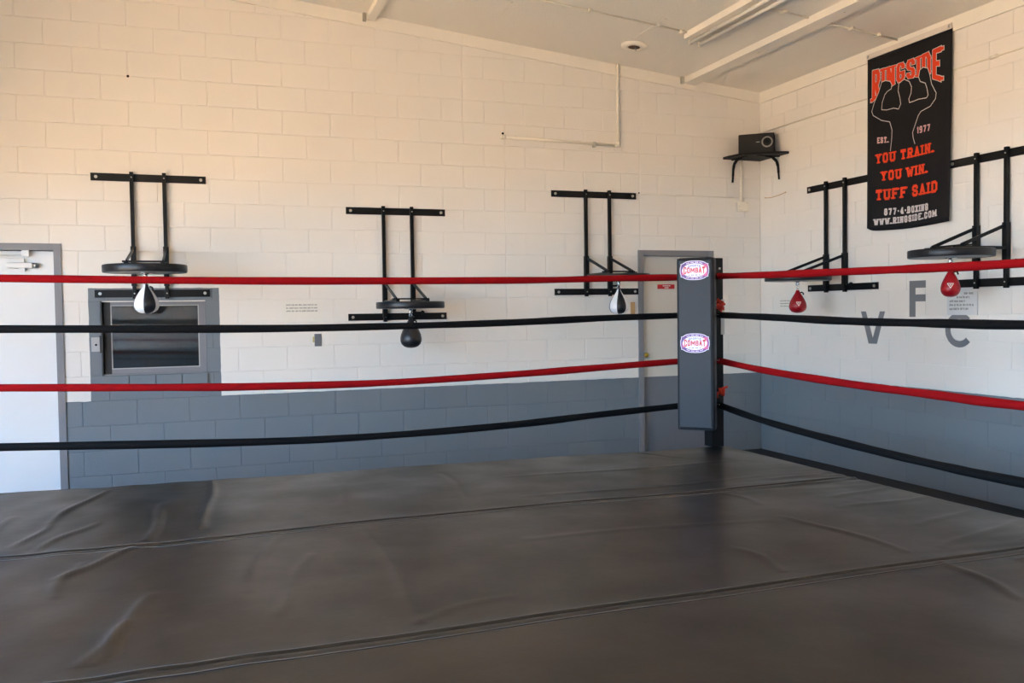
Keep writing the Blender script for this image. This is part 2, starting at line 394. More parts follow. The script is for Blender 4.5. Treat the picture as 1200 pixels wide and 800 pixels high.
for bx in ((X0-.02, X1+.02, .2, .215, -.02, Z1+.02),): cb.box(*bx)
cb.build('dark_room_sheet', M['dark'], wd)  # dark sheet stands in for the unlit room behind the glass
lt = MB(); lt.box(-6.425+5.9475, -6.362+5.9475, -.016, -.002, .20, .316); lt = lt.build('latch_plate', M['latch'], wd, bevel=.002)
hb = MB(); hb.tube([(-6.39+5.9475, -.0175, .255), (-6.39+5.9475, -.0155, .255)], .009, 14); hb.build('latch_hole', M['black2'], lt)
ht = MB(); ht.box(X0-.012, X0+.012, -.03, -.013, .19, .33); ht.build('hasp', M['darkbrown'], lt)
for k in range(4):
    a = -6.352+.2035*k
    MB().box(a+5.9475+.003, a+.2035+5.9475-.003, -.028, -.0015, -.088, -.003).build('sill_brick', M['wall'], wd, bevel=.003)

# ------------------------------------------------------------------ small fixtures on the back wall
def flat_tag(name, P, wdt, hgt, mt, label, cat, rz=0, th=.004, bevel=0):
    e = MB(); e.box(-wdt/2, wdt/2, -th, 0, 0, hgt); o = e.build(name, mt, loc=P, bevel=bevel); o.rotation_euler = (0, 0, rz); return tag(o, label, cat)
sw = flat_tag('switch_plate', (-4.615, -.0025, 1.212), .06, .11, M['plastic'], 'small grey cover plate on the white wall left of the middle rack', 'switch', th=.008, bevel=.002)
mb = MB(); mb.box(-.045, -.031, -.006, 0, .035, .085); mb.build('yellowed_edge', M['yellowed'], sw)
def scribble(mb, x0, x1, z, h, seed, y=-.0046, gap=.008):
    rnd = random.Random(seed); x = x0
    while x < x1:
        wl = rnd.uniform(.012, .04); e = min(x+wl, x1)
        q = x
        while q < e: mb.box(q, min(q+.0045, e), y-.0006, y, z-h*rnd.uniform(.25, .5), z+h*rnd.uniform(.25, .5)); q += .0075
        x = e+gap
nt_ = flat_tag('wall_notice', (-4.74, -.0025, 1.43), .34, .18, M['cream_paper'], 'cream notice with three short text lines on the wall left of the middle rack', 'notice', th=.002)
mb = MB()
for i, z in enumerate((.147, .120, .094)): scribble(mb, -.14, .125, z, .014, i, -.0021)
mb.build('printed_lines', M['ink'], nt_)
tn = flat_tag('tan_card', (-1.512, -.0025, 1.445), .05, .125, M['tan'], 'small tan card on the wall beside the far door, behind a black and white bag', 'card', th=.003)
# surface conduit: horizontal run, elbow, and riser to the ceiling
cp = empty('surface_conduit', (-2.26, 0, 3.12), label='cream L-shaped pipe high on the back wall, bent up to the ceiling', cat='pipe')
P0 = (-2.26, 0, 3.12)
def L_(x, y, z): return (x-P0[0], y-P0[1], z-P0[2])
mb = MB(); mb.tube([L_(-2.855, -.02, 3.13), L_(-1.69, -.02, 3.109)], .014, 12); mb.build('horizontal_pipe', M['pipe'], cp)
mb = MB(); mb.tube([L_(-1.665, -.02, 3.135), L_(-1.668, -.02, 3.76), L_(-1.675, -.035, 3.83), L_(-1.677, -.045, ceil_z(-1.68)-.003)], .014, 12); mb.build('riser_pipe', M['pipe'], cp)
mb = MB(); mb.tube([L_(-1.70, -.022, 3.109), L_(-1.668, -.022, 3.109), L_(-1.665, -.022, 3.145)], .021, 12); mb.build('elbow', M['pipe'], cp, bevel=.002)
mb = MB(); mb.tube([L_(-2.885, -.022, 3.131), L_(-2.845, -.022, 3.130)], .022, 12); mb.build('end_fitting', M['pipe'], cp)
mb = MB(); mb.box(*[v for v in (-1.94-P0[0], -1.915-P0[0], -.04, -.002, 3.08-P0[2], 3.13-P0[2])]); mb.build('pipe_clip', M['steel'], cp)
mb = MB(); mb.tube([L_(-2.862, -.004, 3.166), L_(-2.862, -.002, 3.166)], .012, 10); mb.build('pipe_hole', M['black2'], cp)
jb = empty('junction_box', (-.24, 0, 2.497), label='cream junction box with thin conduit below the corner speaker shelf', cat='junction box')
MB().box(-.062, .062, -.045, -.0025, 0, .098).build('box_body', M['pipe'], jb, bevel=.005)
mb = MB(); mb.tube([(-.008, -.022, .098), (-.010, -.022, .525)], .012, 10); mb.build('conduit', M['pipe'], jb)
for x, z in ((-.045, .015), (.045, .085), (-.045, .05), (-.02, .01)): MB().tube([(x, -.0475, z), (x, -.044, z)], .005, 8).build('screw', M['steel'], jb)

cbl = MB(); cbl.tube([(-1.40, -.004, 2.650), (-.9, -.004, 2.643), (-.33, -.004, 2.640)], .004, 6); tag(cbl.build('wall_cable', M['pipe']), 'thin painted-over cable running level from above the far door to the corner box', 'cable')
for x, z in ((-1.432, 2.655), (-6.0955, 3.455)):
    nh = MB(); nh.tube([(x, -.0035, z), (x, -.001, z)], .011 if x < -3 else .008, 8); nh.build('nail_hole', M['black2'], wall_back)

# ------------------------------------------------------------------ speaker shelf in the corner
sh = empty('corner_shelf', (0, 0, 3.03), label='black corner shelf on two curved brackets holding the speaker', cat='shelf')
pts = [(-.004, -.004), (-.456, -.004), (-.456, -.10), (-.40, -.30), (-.13, -.46), (-.004, -.485)]
mb = MB(); nv = len(pts)
mb.add([(x, y, 0) for x, y in pts]+[(x, y, .022) for x, y in pts], [tuple(range(nv))[::-1], tuple(range(nv, 2*nv))]+[(i, (i+1) % nv, nv+(i+1) % nv, nv+i) for i in range(nv)])
mb.build('shelf_board', M['black2'], sh)
def bracket(mb, o, out):
    o = Vector(o); out = Vector(out)
    mb.bar(o+Vector((0, 0, -.004)), o+out*.26+Vector((0, 0, -.004)), .022, .008)
    prof = [(0, -.235), (.006, -.17), (.012, -.10), (.03, -.05), (.075, -.018), (.16, -.008)]
    q = [o+out*(a+.006)+Vector((0, 0, b)) for a, b in prof]
    for i, (p, r) in enumerate(zip(q[:-1], q[1:])): mb.bar(p, r, .02, (.007, .014, .02, .022, .014)[i], up=(out.x, out.y, .3))
mb = MB(); bracket(mb, (-.345, -.004, 0), (0, -1, 0)); mb.build('bracket', M['black2'], sh)
mb = MB(); bracket(mb, (-.004, -.33, 0), (-1, 0, 0)); mb.build('bracket', M['black2'], sh)
spk = empty('loudspeaker', (-.20, -.225, 3.0525), -PI/4+.10, label='black bookshelf loudspeaker lying on the corner shelf', cat='speaker')
MB().box(-.175, .175, -.085, .09, 0, .20).build('cabinet', M['black2'], spk, bevel=.012)
MB().box(-.165, .165, -.097, -.086, .01, .19).build('grille', mat('speaker_grille', (20, 20, 20), .75, bump=.3, scale=200), spk, bevel=.004)
dc = MB(); dc.lathe([(.044, .003), (.030, .0005), (.018, .001), (.014, .006), (.001, .008)], n=24)
dc = dc.build('cone', M['black2'], spk, fixn=False); dc.location = (.108, -.0965, .108); dc.rotation_euler = (PI/2, 0, 0)
dv = MB(); dv.lathe([(.040, .002), (.044, .008), (.050, .009), (.055, .005), (.056, 0)], n=28)
dv = dv.build('driver', M['driver'], spk); dv.location = (.108, -.0965, .108); dv.rotation_euler = (PI/2, 0, 0)
MB().box(.0, .035, -.099, -.0975, .108, .114).build('nameplate', M['steel'], spk)

# ------------------------------------------------------------------ ceiling fittings
def slope_box(mb, x0, x1, y0, y1, drop0, drop1, mi=0):
    vs = [(x, y, ceil_z(x)-d) for x in (x0, x1) for y in (y0, y1) for d in (drop1, drop0)]
    mb.add(vs, [(0, 1, 3, 2), (4, 6, 7, 5), (0, 4, 5, 1), (2, 3, 7, 6), (0, 2, 6, 4), (1, 5, 7, 3)], mi)
def rooted(name, x, y, label, cat, group=None):
    return empty(name, (x, y, ceil_z(x)), label=label, cat=cat, group=group)
def part(mb, name, mt, root, **k):
    o = mb.build(name, mt, root, **k); o.location = Vector((0, 0, 0))-Vector(root.location); return o
fx = rooted('strip_light', -1.47, -2.2, 'unlit twin-tube fluorescent strip light on the ceiling right of the round cover', 'ceiling light')
mb = MB(); slope_box(mb, -1.575, -1.40, -3.55, -1.12, .001, .055); part(mb, 'housing', M['trim'], fx, bevel=.004)
for k, xx in enumerate((-1.52, -1.425)):
    mb = MB(); mb.tube([(xx, -3.50, ceil_z(xx)-.078), (xx, -1.14, ceil_z(xx)-.078)], .017, 12); part(mb, 'tube', M['tube'], fx)
for yy in (-3.52, -1.135):
    for xx in (-1.52, -1.425):
        mb = MB(); mb.box(xx-.012, xx+.012, yy-.015, yy+.015, ceil_z(xx)-.1, ceil_z(xx)-.055); part(mb, 'lamp_holder', M['pipe'], fx)
for xa, xb, ya, yb, dr, lab in ((-.93, -.80, -4.6, -.03, .06, 'long bare white channel across the ceiling nearest the banner wall'), (-4.135, -4.06, -2.5, -.03, .05, 'narrow white ceiling channel at the top edge above the middle of the back wall')):
    ch = rooted('ceiling_channel', (xa+xb)/2, (ya+yb)/2, lab, 'ceiling fitting')
    mb = MB(); slope_box(mb, xa, xb, ya, yb, .001, dr); part(mb, 'channel_body', M['trim'], ch, bevel=.003)
    mb = MB(); slope_box(mb, xa-.035, xa-.008, -.06, -.025, .001, .07); part(mb, 'end_socket', M['steel'], ch)
    for yy in (-1.2, -2.3):
        mb = MB(); slope_box(mb, (xa+xb)/2-.004, (xa+xb)/2+.004, yy-.004, yy+.004, dr, dr+.003); part(mb, 'screw', M['steel'], ch)
def conduit(y, xs, lab, clips, ends):
    c = rooted('ceiling_conduit', xs[0], y, lab, 'conduit')
    mb = MB(); mb.tube([(x, y, ceil_z(x)-.012) for x in xs], .0085, 8); part(mb, 'pipe', M['pipe'], c)
    for x in clips:
        mb = MB(); slope_box(mb, x-.012, x+.012, y-.03, y+.03, .001, .024); part(mb, 'clip', M['pipe'], c)
    for x in ends:
        mb = MB(); mb.tube([(x-.03, y, ceil_z(x)-.014), (x+.02, y, ceil_z(x)-.016)], .016, 10); part(mb, 'end_fitting', M['pipe'], c)
conduit(-1.17, (-4.05, -2.9, -1.58), 'thin cream conduit along the ceiling running into the strip light', (-3.6, -2.50, -1.87), (-1.62,))
conduit(-1.96, (-1.38, -.935), 'short ceiling conduit between the strip light and the long channel', (-1.17,), ())
conduit(-1.95, (-.79, -.025), 'ceiling conduit from the long channel to the banner wall', (-.50, -.23), ())
rc = rooted('ceiling_cover', -1.785, -.60, 'round white ceiling cover with a dark open centre', 'ceiling fitting')
mb = MB(); mb.lathe([(.115, .012), (.122, .0), (.118, -.016), (.085, -.024), (.055, -.020), (.05, -.006)], n=32); o = mb.build('cover_ring', M['trim'], rc); o.rotation_euler = (0, math.atan(.0983), 0)
mb = MB(); mb.lathe([(.001, -.019), (.056, -.019)], n=24); o = mb.build('cover_opening', mat('dull_brown', (96, 78, 66), .7), rc); o.rotation_euler = (0, math.atan(.0983), 0)
mb = MB(); mb.tube([(.01, 0, -.02), (.012, -.01, -.05)], .006, 8); mb.build('wire_stub', M['steel'], rc)
tp = MB()
for a, b in (((-3.11, -.57), (-3.11, -.98)), ((-1.868, -.78), (-1.868, -1.32))):
    vs = [(x, y, ceil_z(x)-d) for x in (a[0]-.012, a[0]+.012) for y in (a[1], b[1]) for d in (.003, 0)]
    tp.add(vs, [(0, 1, 3, 2), (4, 6, 7, 5), (0, 4, 5, 1), (2, 3, 7, 6), (0, 2, 6, 4), (1, 5, 7, 3)])
tp.build('plaster_tape', M['trim'], ceiling)

# ------------------------------------------------------------------ speed bag racks
def bag_mesh(panels):
    prof = [(.001, -.235), (.03, -.232), (.055, -.222), (.075, -.203), (.084, -.178), (.0845, -.155), (.078, -.125), (.064, -.092), (.047, -.060), (.031, -.034), (.021, -.016), (.017, 0), (.012, .004), (.001, .005)]
    mb = MB(); n = 36
    if panels: mi = lambda k: ((k//6) % 2)
    else: mi = None
    mb.lathe(prof, n=n, mi=mi)
    # seams: pinch every sixth meridian a little
    for i in range(len(prof)):
        for k in range(0, n, 6):
            x, y, z = mb.v[i*n+k]; mb.v[i*n+k] = (x*.975, y*.975, z)
    return mb
def rack(P, rz, rails, bar_top, bar_bot, zt, zb, dz, out, lab, bolts=(.04,)):
    """local frame: +X along the wall, -Y out of the wall, z real height"""
    rk = empty('speed_bag_rack', P, rz, label=lab, cat='punch bag rack', group=None)
    for (a, b), z in ((bar_top, zt), (bar_bot, zb)):
        o = MB().box(a, b, -.014, -.0025, z-.031, z+.031).build('wall_bar', M['black'], rk, bevel=.0015)
        for x in (a+bolts[0], b-bolts[0]): MB().tube([(x, -.014, z), (x, -.022, z)], .013, 8).build('bolt', M['steel'], o)
    for x in rails:
        o = MB().bar((x, -.030, zb-.045), (x, -.030, zt+.045), .03, .03, up=(0, 1, 0)).build('rail', M['black'], rk, bevel=.003)
        for z in (zt, zb): MB().tube([(x, -.044, z), (x, -.049, z)], .006, 8).build('bolt', M['steel'], o)
        MB().bar((x, -.031, dz-.10), (x, -.031, dz+.225), .042, .042, up=(0, 1, 0)).build('sleeve', M['black'], rk, bevel=.003)
        MB().bar((x, -.05, dz+.20), (x, -out-.04, dz+.055), .012, .024).build('diagonal_brace', M['black'], rk)
        MB().bar((x, -.05, dz+.038), (x, -out-.10, dz+.038), .03, .022).build('support_arm', M['black'], rk)
    x = rails[1]; kn = MB(); kn.tube([(x+.02, -.035, dz-.065), (x+.075, -.035, dz-.065)], .009, 10)
    kn.lathe([(.001, -.02), (.014, -.015), (.02, 0), (.014, .015), (.001, .02)], c=(x+.085, -.035, dz-.065), n=12); kn.build('clamp_knob', M['black2'], rk)
    cx = sum(rails)/2
    db = MB(); R = .292
    db.lathe([(R-.012, -.028), (R-.003, -.026), (R, -.020), (R, .022), (R-.003, .028), (R-.012, .03)], c=(cx, -out, dz), n=56)
    db.build('platform_board', M['rim'], rk)
    MB().lathe([(.001, -.0285), (R-.02, -.0285), (R-.018, -.026)], c=(cx, -out, dz), n=48).build('board_underside', M['under'], rk)
    MB().bar((rails[0]-.03, -out, dz+.055), (rails[1]+.03, -out, dz+.055), .06, .012).build('cross_plate', M['black'], rk)
    sv = MB(); sv.lathe([(.001, -.029), (.055, -.029), (.055, -.034), (.02, -.036), (.014, -.05), (.018, -.056), (.018, -.066), (.010, -.07), (.001, -.071)], c=(cx, -out, dz), n=20)
    sv = sv.build('swivel', M['chrome'], rk)
    MB().tube([(cx, -out, dz-.068), (cx+.012, -out, dz-.080), (cx+.012, -out, dz-.095), (cx, -out, dz-.103), (cx-.012, -out, dz-.095), (cx-.012, -out, dz-.08), (cx, -out, dz-.068)], .004, 6, caps=False).build('hook', M['chrome'], sv)
    Mx = Matrix.Translation(P) @ Matrix.Rotation(rz, 4, 'Z')
    return Mx @ Vector((cx, -out, dz-.102))
def speed_bag(P, kind, lab, face, sq=1, scale=1):
    e = empty('speed_bag', P, face, label=lab, cat='speed bag')
    if kind == 'bw': o = bag_mesh(True).build('bag_body', [M['bagblack'], M['bagwhite']], e, fixn=False)
    elif kind == 'black': o = bag_mesh(False).build('bag_body', M['bagblack'], e, fixn=False)
    else: o = bag_mesh(False).build('bag_body', M['bagred'], e, fixn=False)
    o.scale = (scale, scale, scale*sq); o.location = (0, 0, -.012)
    MB().tube([(0, 0, -.014), (.009, 0, -.004), (.007, 0, .008), (0, 0, .014), (-.007, 0, .008), (-.009, 0, -.004), (0, 0, -.014)], .003, 6, caps=False).build('hanging_loop', M['chrome'] if kind == 'red' else M['black2'], e)
    tb = MB(); tb.tube([(.018, -.002, -.035), (.034, -.004, -.028), (.045, -.006, -.034), (.05, -.006, -.052)], .006, 8); tb.build('lace_tab', M['black2'], e)
    if kind == 'red':
        # small triangular emblem, following the bag's surface
        def surf(x, z):
            pr = [(-.235, .001), (-.222, .055), (-.203, .075), (-.178, .084), (-.155, .0845), (-.125, .078), (-.092, .064), (-.060, .047)]
            zz = z/scale/sq
            for (z0, r0), (z1, r1) in zip(pr[:-1], pr[1:]):
                if z0 <= zz <= z1: rr = (r0+(r1-r0)*(zz-z0)/(z1-z0))*scale; break
            return (x, -math.sqrt(max(rr*rr-x*x, 0))-.0012, z-.012)
        em = MB()
        def tri(pa, pb_, th):
            (xa, za), (xb, zb) = pa, pb_; d = math.hypot(xb-xa, zb-za); nx, nz = -(zb-za)/d*th/2, (xb-xa)/d*th/2; q = []
            for k in range(5):
                t = k/4; x = xa+(xb-xa)*t; z = za+(zb-za)*t; q += [surf(x+nx, z+nz), surf(x-nx, z-nz)]
            em.add(q, [(2*k, 2*k+1, 2*k+3, 2*k+2) for k in range(4)])
        k_ = scale*sq; A = (-.021, -.120*k_); Bb = (.021, -.120*k_); Cc = (0, -.120*k_-.034)
        tri(A, Bb, .0045); tri(Bb, Cc, .0045); tri(Cc, A, .0045); tri((-.008, -.120*k_-.008), (.008, -.120*k_-.008), .004); tri((0, -.120*k_-.008), (0, -.120*k_-.020), .004)
        em.build('emblem', M['white'], e, label='white inverted triangle emblem')
    return e
def face_cam(P): return math.atan2(CAM_POS[1]-P[1], CAM_POS[0]-P[0])+PI/2
p1 = rack((-5.955, 0, 0), 0, (-.135, .113), (-.44, .44), (-.435, .45), 2.63, 1.685, 1.845, .86, 'wall rack with round board above the hatch window, holding a black and white bag')
p2 = rack((-3.89, 0, 0), 0, (-.128, .131), (-.458, .45), (-.455, .45), 2.408, 1.462, 1.56, .47, 'lowest wall rack, in the middle of the back wall, holding the plain black bag')
p3 = rack((-1.91, 0, 0), 0, (-.118, .136), (-.47, .44), (-.447, .458), 2.62, 1.675, 1.797, .47, 'wall rack beside the far door, its board hidden behind the top red rope')
p4 = rack((0, -1.19, 0), -PI/2, (-.127, .127), (-.42, .52), (-.41, .523), 2.625, 1.675, 1.762, .45, 'wall rack left of the black banner, holding a red bag')
p5 = rack((0, -2.89, 0), -PI/2, (-.13, .135), (-.41, .50), (-.35, .50), 2.60, 1.662, 1.872, .42, 'wall rack right of the black banner at the picture edge, holding a red bag')
speed_bag(p1, 'bw', 'black and white speed bag hanging in front of the hatch window', face_cam(p1)-.22+PI/6, scale=1.06, sq=.86)
speed_bag(p2, 'black', 'plain black speed bag under the middle rack', face_cam(p2), scale=1.1, sq=.98)
speed_bag(p3, 'bw', 'black and white speed bag hanging beside the far door frame', face_cam(p3)-.22+PI/6, scale=1.08, sq=.9)
speed_bag(p4, 'red', 'red speed bag on the right wall nearest the corner', face_cam(p4)+.12, scale=.92, sq=.95)
speed_bag(p5, 'red', 'red speed bag hanging in front of the paper notice and the letter C', face_cam(p5), scale=.80, sq=1.08)

# ------------------------------------------------------------------ stroke lettering (slab and plain)
GL = {
 'A': [[(0, 0), (.5, 1), (1, 0)], [(.2, .36), (.8, .36)]], 'B': [[(0, 0), (0, 1), (.75, 1), (.95, .85), (.95, .66), (.75, .53), (0, .53)], [(.75, .53), (1, .38), (1, .15), (.8, 0), (0, 0)]],
 'C': [[(1, .72), (1, .85), (.8, 1), (.2, 1), (0, .82), (0, .18), (.2, 0), (.8, 0), (1, .15), (1, .28)]], 'D': [[(0, 0), (0, 1), (.7, 1), (1, .8), (1, .2), (.7, 0), (0, 0)]],
 'E': [[(1, 1), (0, 1), (0, 0), (1, 0)], [(0, .52), (.7, .52)]], 'F': [[(1, 1), (0, 1), (0, 0)], [(0, .52), (.7, .52)]],
 'G': [[(1, .75), (1, .85), (.8, 1), (.2, 1), (0, .82), (0, .18), (.2, 0), (.8, 0), (1, .15), (1, .45), (.6, .45)]],
 'I': [[(.5, 0), (.5, 1)]], 'M': [[(0, 0), (0, 1), (.5, .3), (1, 1), (1, 0)]], 'N': [[(0, 0), (0, 1), (1, 0), (1, 1)]],
 'O': [[(.2, 0), (0, .18), (0, .82), (.2, 1), (.8, 1), (1, .82), (1, .18), (.8, 0), (.2, 0)]], 'P': [[(0, 0), (0, 1), (.8, 1), (1, .85), (1, .6), (.8, .46), (0, .46)]],
 'R': [[(0, 0), (0, 1), (.8, 1), (1, .85), (1, .64), (.8, .5), (0, .5)], [(.5, .5), (1, 0)]],
 'S': [[(1, .78), (1, .86), (.8, 1), (.2, 1), (0, .86), (0, .66), (.2, .54), (.8, .46), (1, .34), (1, .14), (.8, 0), (.2, 0), (0, .14), (0, .22)]],
 'T': [[(.5, 0), (.5, 1)], [(0, .86), (0, 1), (1, 1), (1, .86)]], 'U': [[(0, 1), (0, .18), (.2, 0), (.8, 0), (1, .18), (1, 1)]], 'V': [[(0, 1), (.5, 0), (1, 1)]],
 'W': [[(0, 1), (.25, 0), (.5, .7), (.75, 0), (1, 1)]], 'X': [[(0, 0), (1, 1)], [(0, 1), (1, 0)]], 'Y': [[(0, 1), (.5, .5), (1, 1)], [(.5, .5), (.5, 0)]],
 '1': [[(.2, .82), (.5, 1), (.5, 0)]], '7': [[(0, 1), (1, 1), (.4, 0)]], '8': [[(.2, .53), (.05, .68), (.05, .87), (.2, 1), (.8, 1), (.95, .87), (.95, .68), (.8, .53), (.2, .53), (0, .38), (0, .15), (.2, 0), (.8, 0), (1, .15), (1, .38), (.8, .53)]],
 '9': [[(.1, 0), (.8, 0), (1, .18), (1, .82), (.8, 1), (.2, 1), (0, .82), (0, .6), (.2, .45), (1, .45)]], '4': [[(.75, 0), (.75, 1), (0, .3), (1, .3)]],
 '.': [[(.3, .0), (.3, .06)]], '-': [[(.15, .5), (.85, .5)]], ' ': [],
}
def text(mb, string, fmap, W, Hh, th, gap=.28, serif=True, grow=0.0, mi=0, lift=0):
    """fmap(x, z, lift) -> point; letters fill W x Hh"""
    adv = [(.42 if c in 'I.1' else (.35 if c == ' ' else (.55 if c == '-' else (1.35 if c in 'WM' else 1)))) for c in string]
    tot = sum(adv)+gap*(len(string)-1); u = W/tot; x = 0
    for c, a in zip(string, adv):
        w_ = a*u
        def quad(p, q, t, ext):
            dx, dz = q[0]-p[0], q[1]-p[1]; d = math.hypot(dx, dz) or 1e-6; ux, uz = dx/d, dz/d
            p = (p[0]-ux*ext, p[1]-uz*ext); q = (q[0]+ux*ext, q[1]+uz*ext); nx, nz = -uz*t/2, ux*t/2
            K = max(1, int(math.hypot(q[0]-p[0], q[1]-p[1])/.035)); vs = []
            for k in range(K+1):
                s = k/K; X = p[0]+(q[0]-p[0])*s; Z = p[1]+(q[1]-p[1])*s; vs += [fmap(X+nx, Z+nz, lift), fmap(X-nx, Z-nz, lift)]
            mb.add(vs, [(2*k, 2*k+1, 2*k+3, 2*k+2) for k in range(K)], mi)
        h = th/2
        for pl in GL.get(c, []):
            P = [(x+h+px*(w_-th) if c not in 'I.1' else x+px*w_, h+pz*(Hh-th)) for px, pz in pl]
            for p, q in zip(P[:-1], P[1:]): quad(p, q, th+grow*2, th*.38+grow)
            if serif:
                for (gx, gz), p in zip((pl[0], pl[-1]), (P[0], P[-1])):
                    if gz in (0, 1) and c not in 'SCGOT7' : quad((p[0]-th*1.05, p[1]), (p[0]+th*1.05, p[1]), th*.62+grow*2, grow)
                if c == 'T':
                    p = P[0]
                    if pl[0] == (.5, 0): quad((p[0]-th*1.05, p[1]), (p[0]+th*1.05, p[1]), th*.62+grow*2, grow)
        x += w_+gap*u

# ------------------------------------------------------------------ banner on the right wall
YB, ZB, WB, HB = -1.609, 3.655, .92, 1.50
bn = empty('wall_banner', (-.02, YB-WB/2, 2.15), label='large black hanging banner with red RINGSIDE lettering and a boxer outline', cat='banner')
def cloth(s, t, lift=0):
    wave = .010*math.sin(s*9+.6)*t + .016*math.exp(-((s-.06)/.05)**2)*t*t + .012*math.sin(s*4.2+2)*t + .022*t*t*max(0, s-.8)*4
    w_ = 1-.03*t
    y = YB-WB*(.5+(s-.5)*w_) ; z = ZB-HB*t + .03*math.exp(-(s/.06)**2)*max(0, t-.9)*8 - .015*math.sin(s*PI)*t
    return (-.030-wave-lift+.02, y-(YB-WB/2), z-2.15)
mb = MB(); NS, NT = 36, 40
vs = [cloth(i/NS, j/NT) for j in range(NT+1) for i in range(NS+1)]+[cloth(i/NS, j/NT, -.002) for j in range(NT+1) for i in range(NS+1)]
off = (NS+1)*(NT+1)
fs = []
for j in range(NT):
    for i in range(NS):
        a = j*(NS+1)+i; fs += [(a, a+1, a+NS+2, a+NS+1), (off+a, off+a+NS+1, off+a+NS+2, off+a+1)]
for j in range(NT):
    a = j*(NS+1); fs.append((a, a+NS+1, off+a+NS+1, off+a)); a += NS; fs.append((a, off+a, off+a+NS+1, a+NS+1))
for i in range(NS):
    a = i; fs.append((a, off+a, off+a+1, a+1)); a = NT*(NS+1)+i; fs.append((a, a+1, off+a+1, off+a))
mb.add(vs, fs, smooth=True); mb.build('cloth', M['banner'], bn, fixn=False)
mb = MB(); mb.box(-.022, -.012, -WB/2, WB/2, 1.497, 1.54, 0); o = mb.build('header_strip', mat('header_white', (222, 210, 198), .7), bn); o.location = (.0, 0, 0)
for s in (.02, .98):
    gmt = MB(); gmt.lathe([(.007, 0), (.014, 0), (.014, .002), (.007, .002)], n=14); g_ = gmt.build('grommet', M['steel'], bn); g_.location = (-.0225, WB/2-WB*s, 1.52); g_.rotation_euler = (0, -PI/2, 0)
def crop_st(x, y):
    """banner drawing coordinates (462x800 tracing) -> s, t"""
    s = (x-62)/306; t = (y-(152-107*s))/(616+67*s); return s, t
def bmap(x0, y0, x1, y1, W, Hh):
    """text box whose baseline runs from tracing point (x0,y0) to (x1,y1)"""
    s0, t0 = crop_st(x0, y0); s1, t1 = crop_st(x1, y1)
    def f(x, z, lift): k = x/W; return cloth(s0+(s1-s0)*k, t0+(t1-t0)*k-z/HB, lift)
    return f
def ring_map(W, Hh):
    def f(x, z, lift):
        k = x/W; s = .065+.825*k; bot = .262-.075*math.sin(PI*min(1, max(0, k)))**.9; top = .075+.012*math.sin(PI*min(1, max(0, k)))
        return cloth(s, bot-(bot-top)*z/Hh, lift)
    return f
mb = MB(); text(mb, 'RINGSIDE', ring_map(.76, .24), .76, .24, .037, gap=.2, grow=.0055, lift=.0016); mb.build('title_outline', M['banwhite'], bn, fixn=False)
mb = MB(); text(mb, 'RINGSIDE', ring_map(.76, .24), .76, .24, .037, gap=.2, lift=.0028); mb.build('title_lettering', M['banred'], bn, fixn=False)
BODY = [(152, 475), (157, 430), (158, 400), (150, 372), (120, 368), (88, 352), (82, 338), (92, 305), (108, 270), (120, 232), (135, 226), (152, 229), (158, 240), (156, 255), (142, 264), (132, 276), (122, 305), (120, 330), (140, 330), (150, 327), (165, 323), (182, 326), (190, 308), (187, 285), (181, 262), (184, 236), (203, 221), (222, 229), (230, 248), (228, 270), (220, 290), (222, 303), (236, 299), (255, 292), (284, 288), (290, 278), (286, 255), (280, 236), (262, 230), (256, 215), (260, 190), (272, 180), (288, 184), (295, 205), (302, 240), (318, 272), (316, 292), (298, 318), (264, 335), (254, 350), (243, 380), (233, 408), (235, 428), (241, 448)]
bst = [crop_st(*p) for p in BODY]
mb = MB(); mb.add([cloth(s, t, .0040) for s, t in bst], [tuple(range(len(bst)))])
me = mb.mesh('silhouette', M['banner']); bm = bmesh.new(); bm.from_mesh(me); bmesh.ops.triangulate(bm, faces=bm.faces); bm.to_mesh(me); bm.free(); obj('silhouette', me, bn)
mb = MB(); P3 = [Vector(cloth(s, t, .0052)) for s, t in bst]
for a, b in zip(P3[:-1], P3[1:]):
    d = (b-a).normalized(); nn = d.cross(Vector((-1, 0, 0))).normalized()*.0032; e_ = d*.0015
    mb.add([a-e_+nn, a-e_-nn, b+e_-nn, b+e_+nn], [(0, 1, 2, 3)])
mb.build('boxer_outline', M['banwhite'], bn, fixn=False)
for s_, a, b, hh, th, mt, sf in (('EST.', (104, 451), (146, 446), .052, .012, 'banpink', True), ('1977', (251, 413), (298, 404), .055, .012, 'banpink', False),
        ('YOU TRAIN.', (99, 525), (313, 481), .086, .020, 'banred', True), ('YOU WIN.', (119, 585), (290, 553), .085, .020, 'banred', True), ('TUFF SAID', (100, 656), (326, 622), .095, .022, 'banred', True),
        ('877-4-BOXING', (130, 706), (292, 685), .058, .0145, 'banwhite', True), ('WWW.RINGSIDE.COM', (94, 745), (324, 708), .056, .0135, 'banwhite', True)):
    W = math.hypot((b[0]-a[0])/306*WB, 0); mb = MB(); text(mb, s_, bmap(*a, *b, W, hh), W, hh, th, gap=.3, serif=sf, lift=.0062); mb.build('banner_text', M[mt], bn, fixn=False)

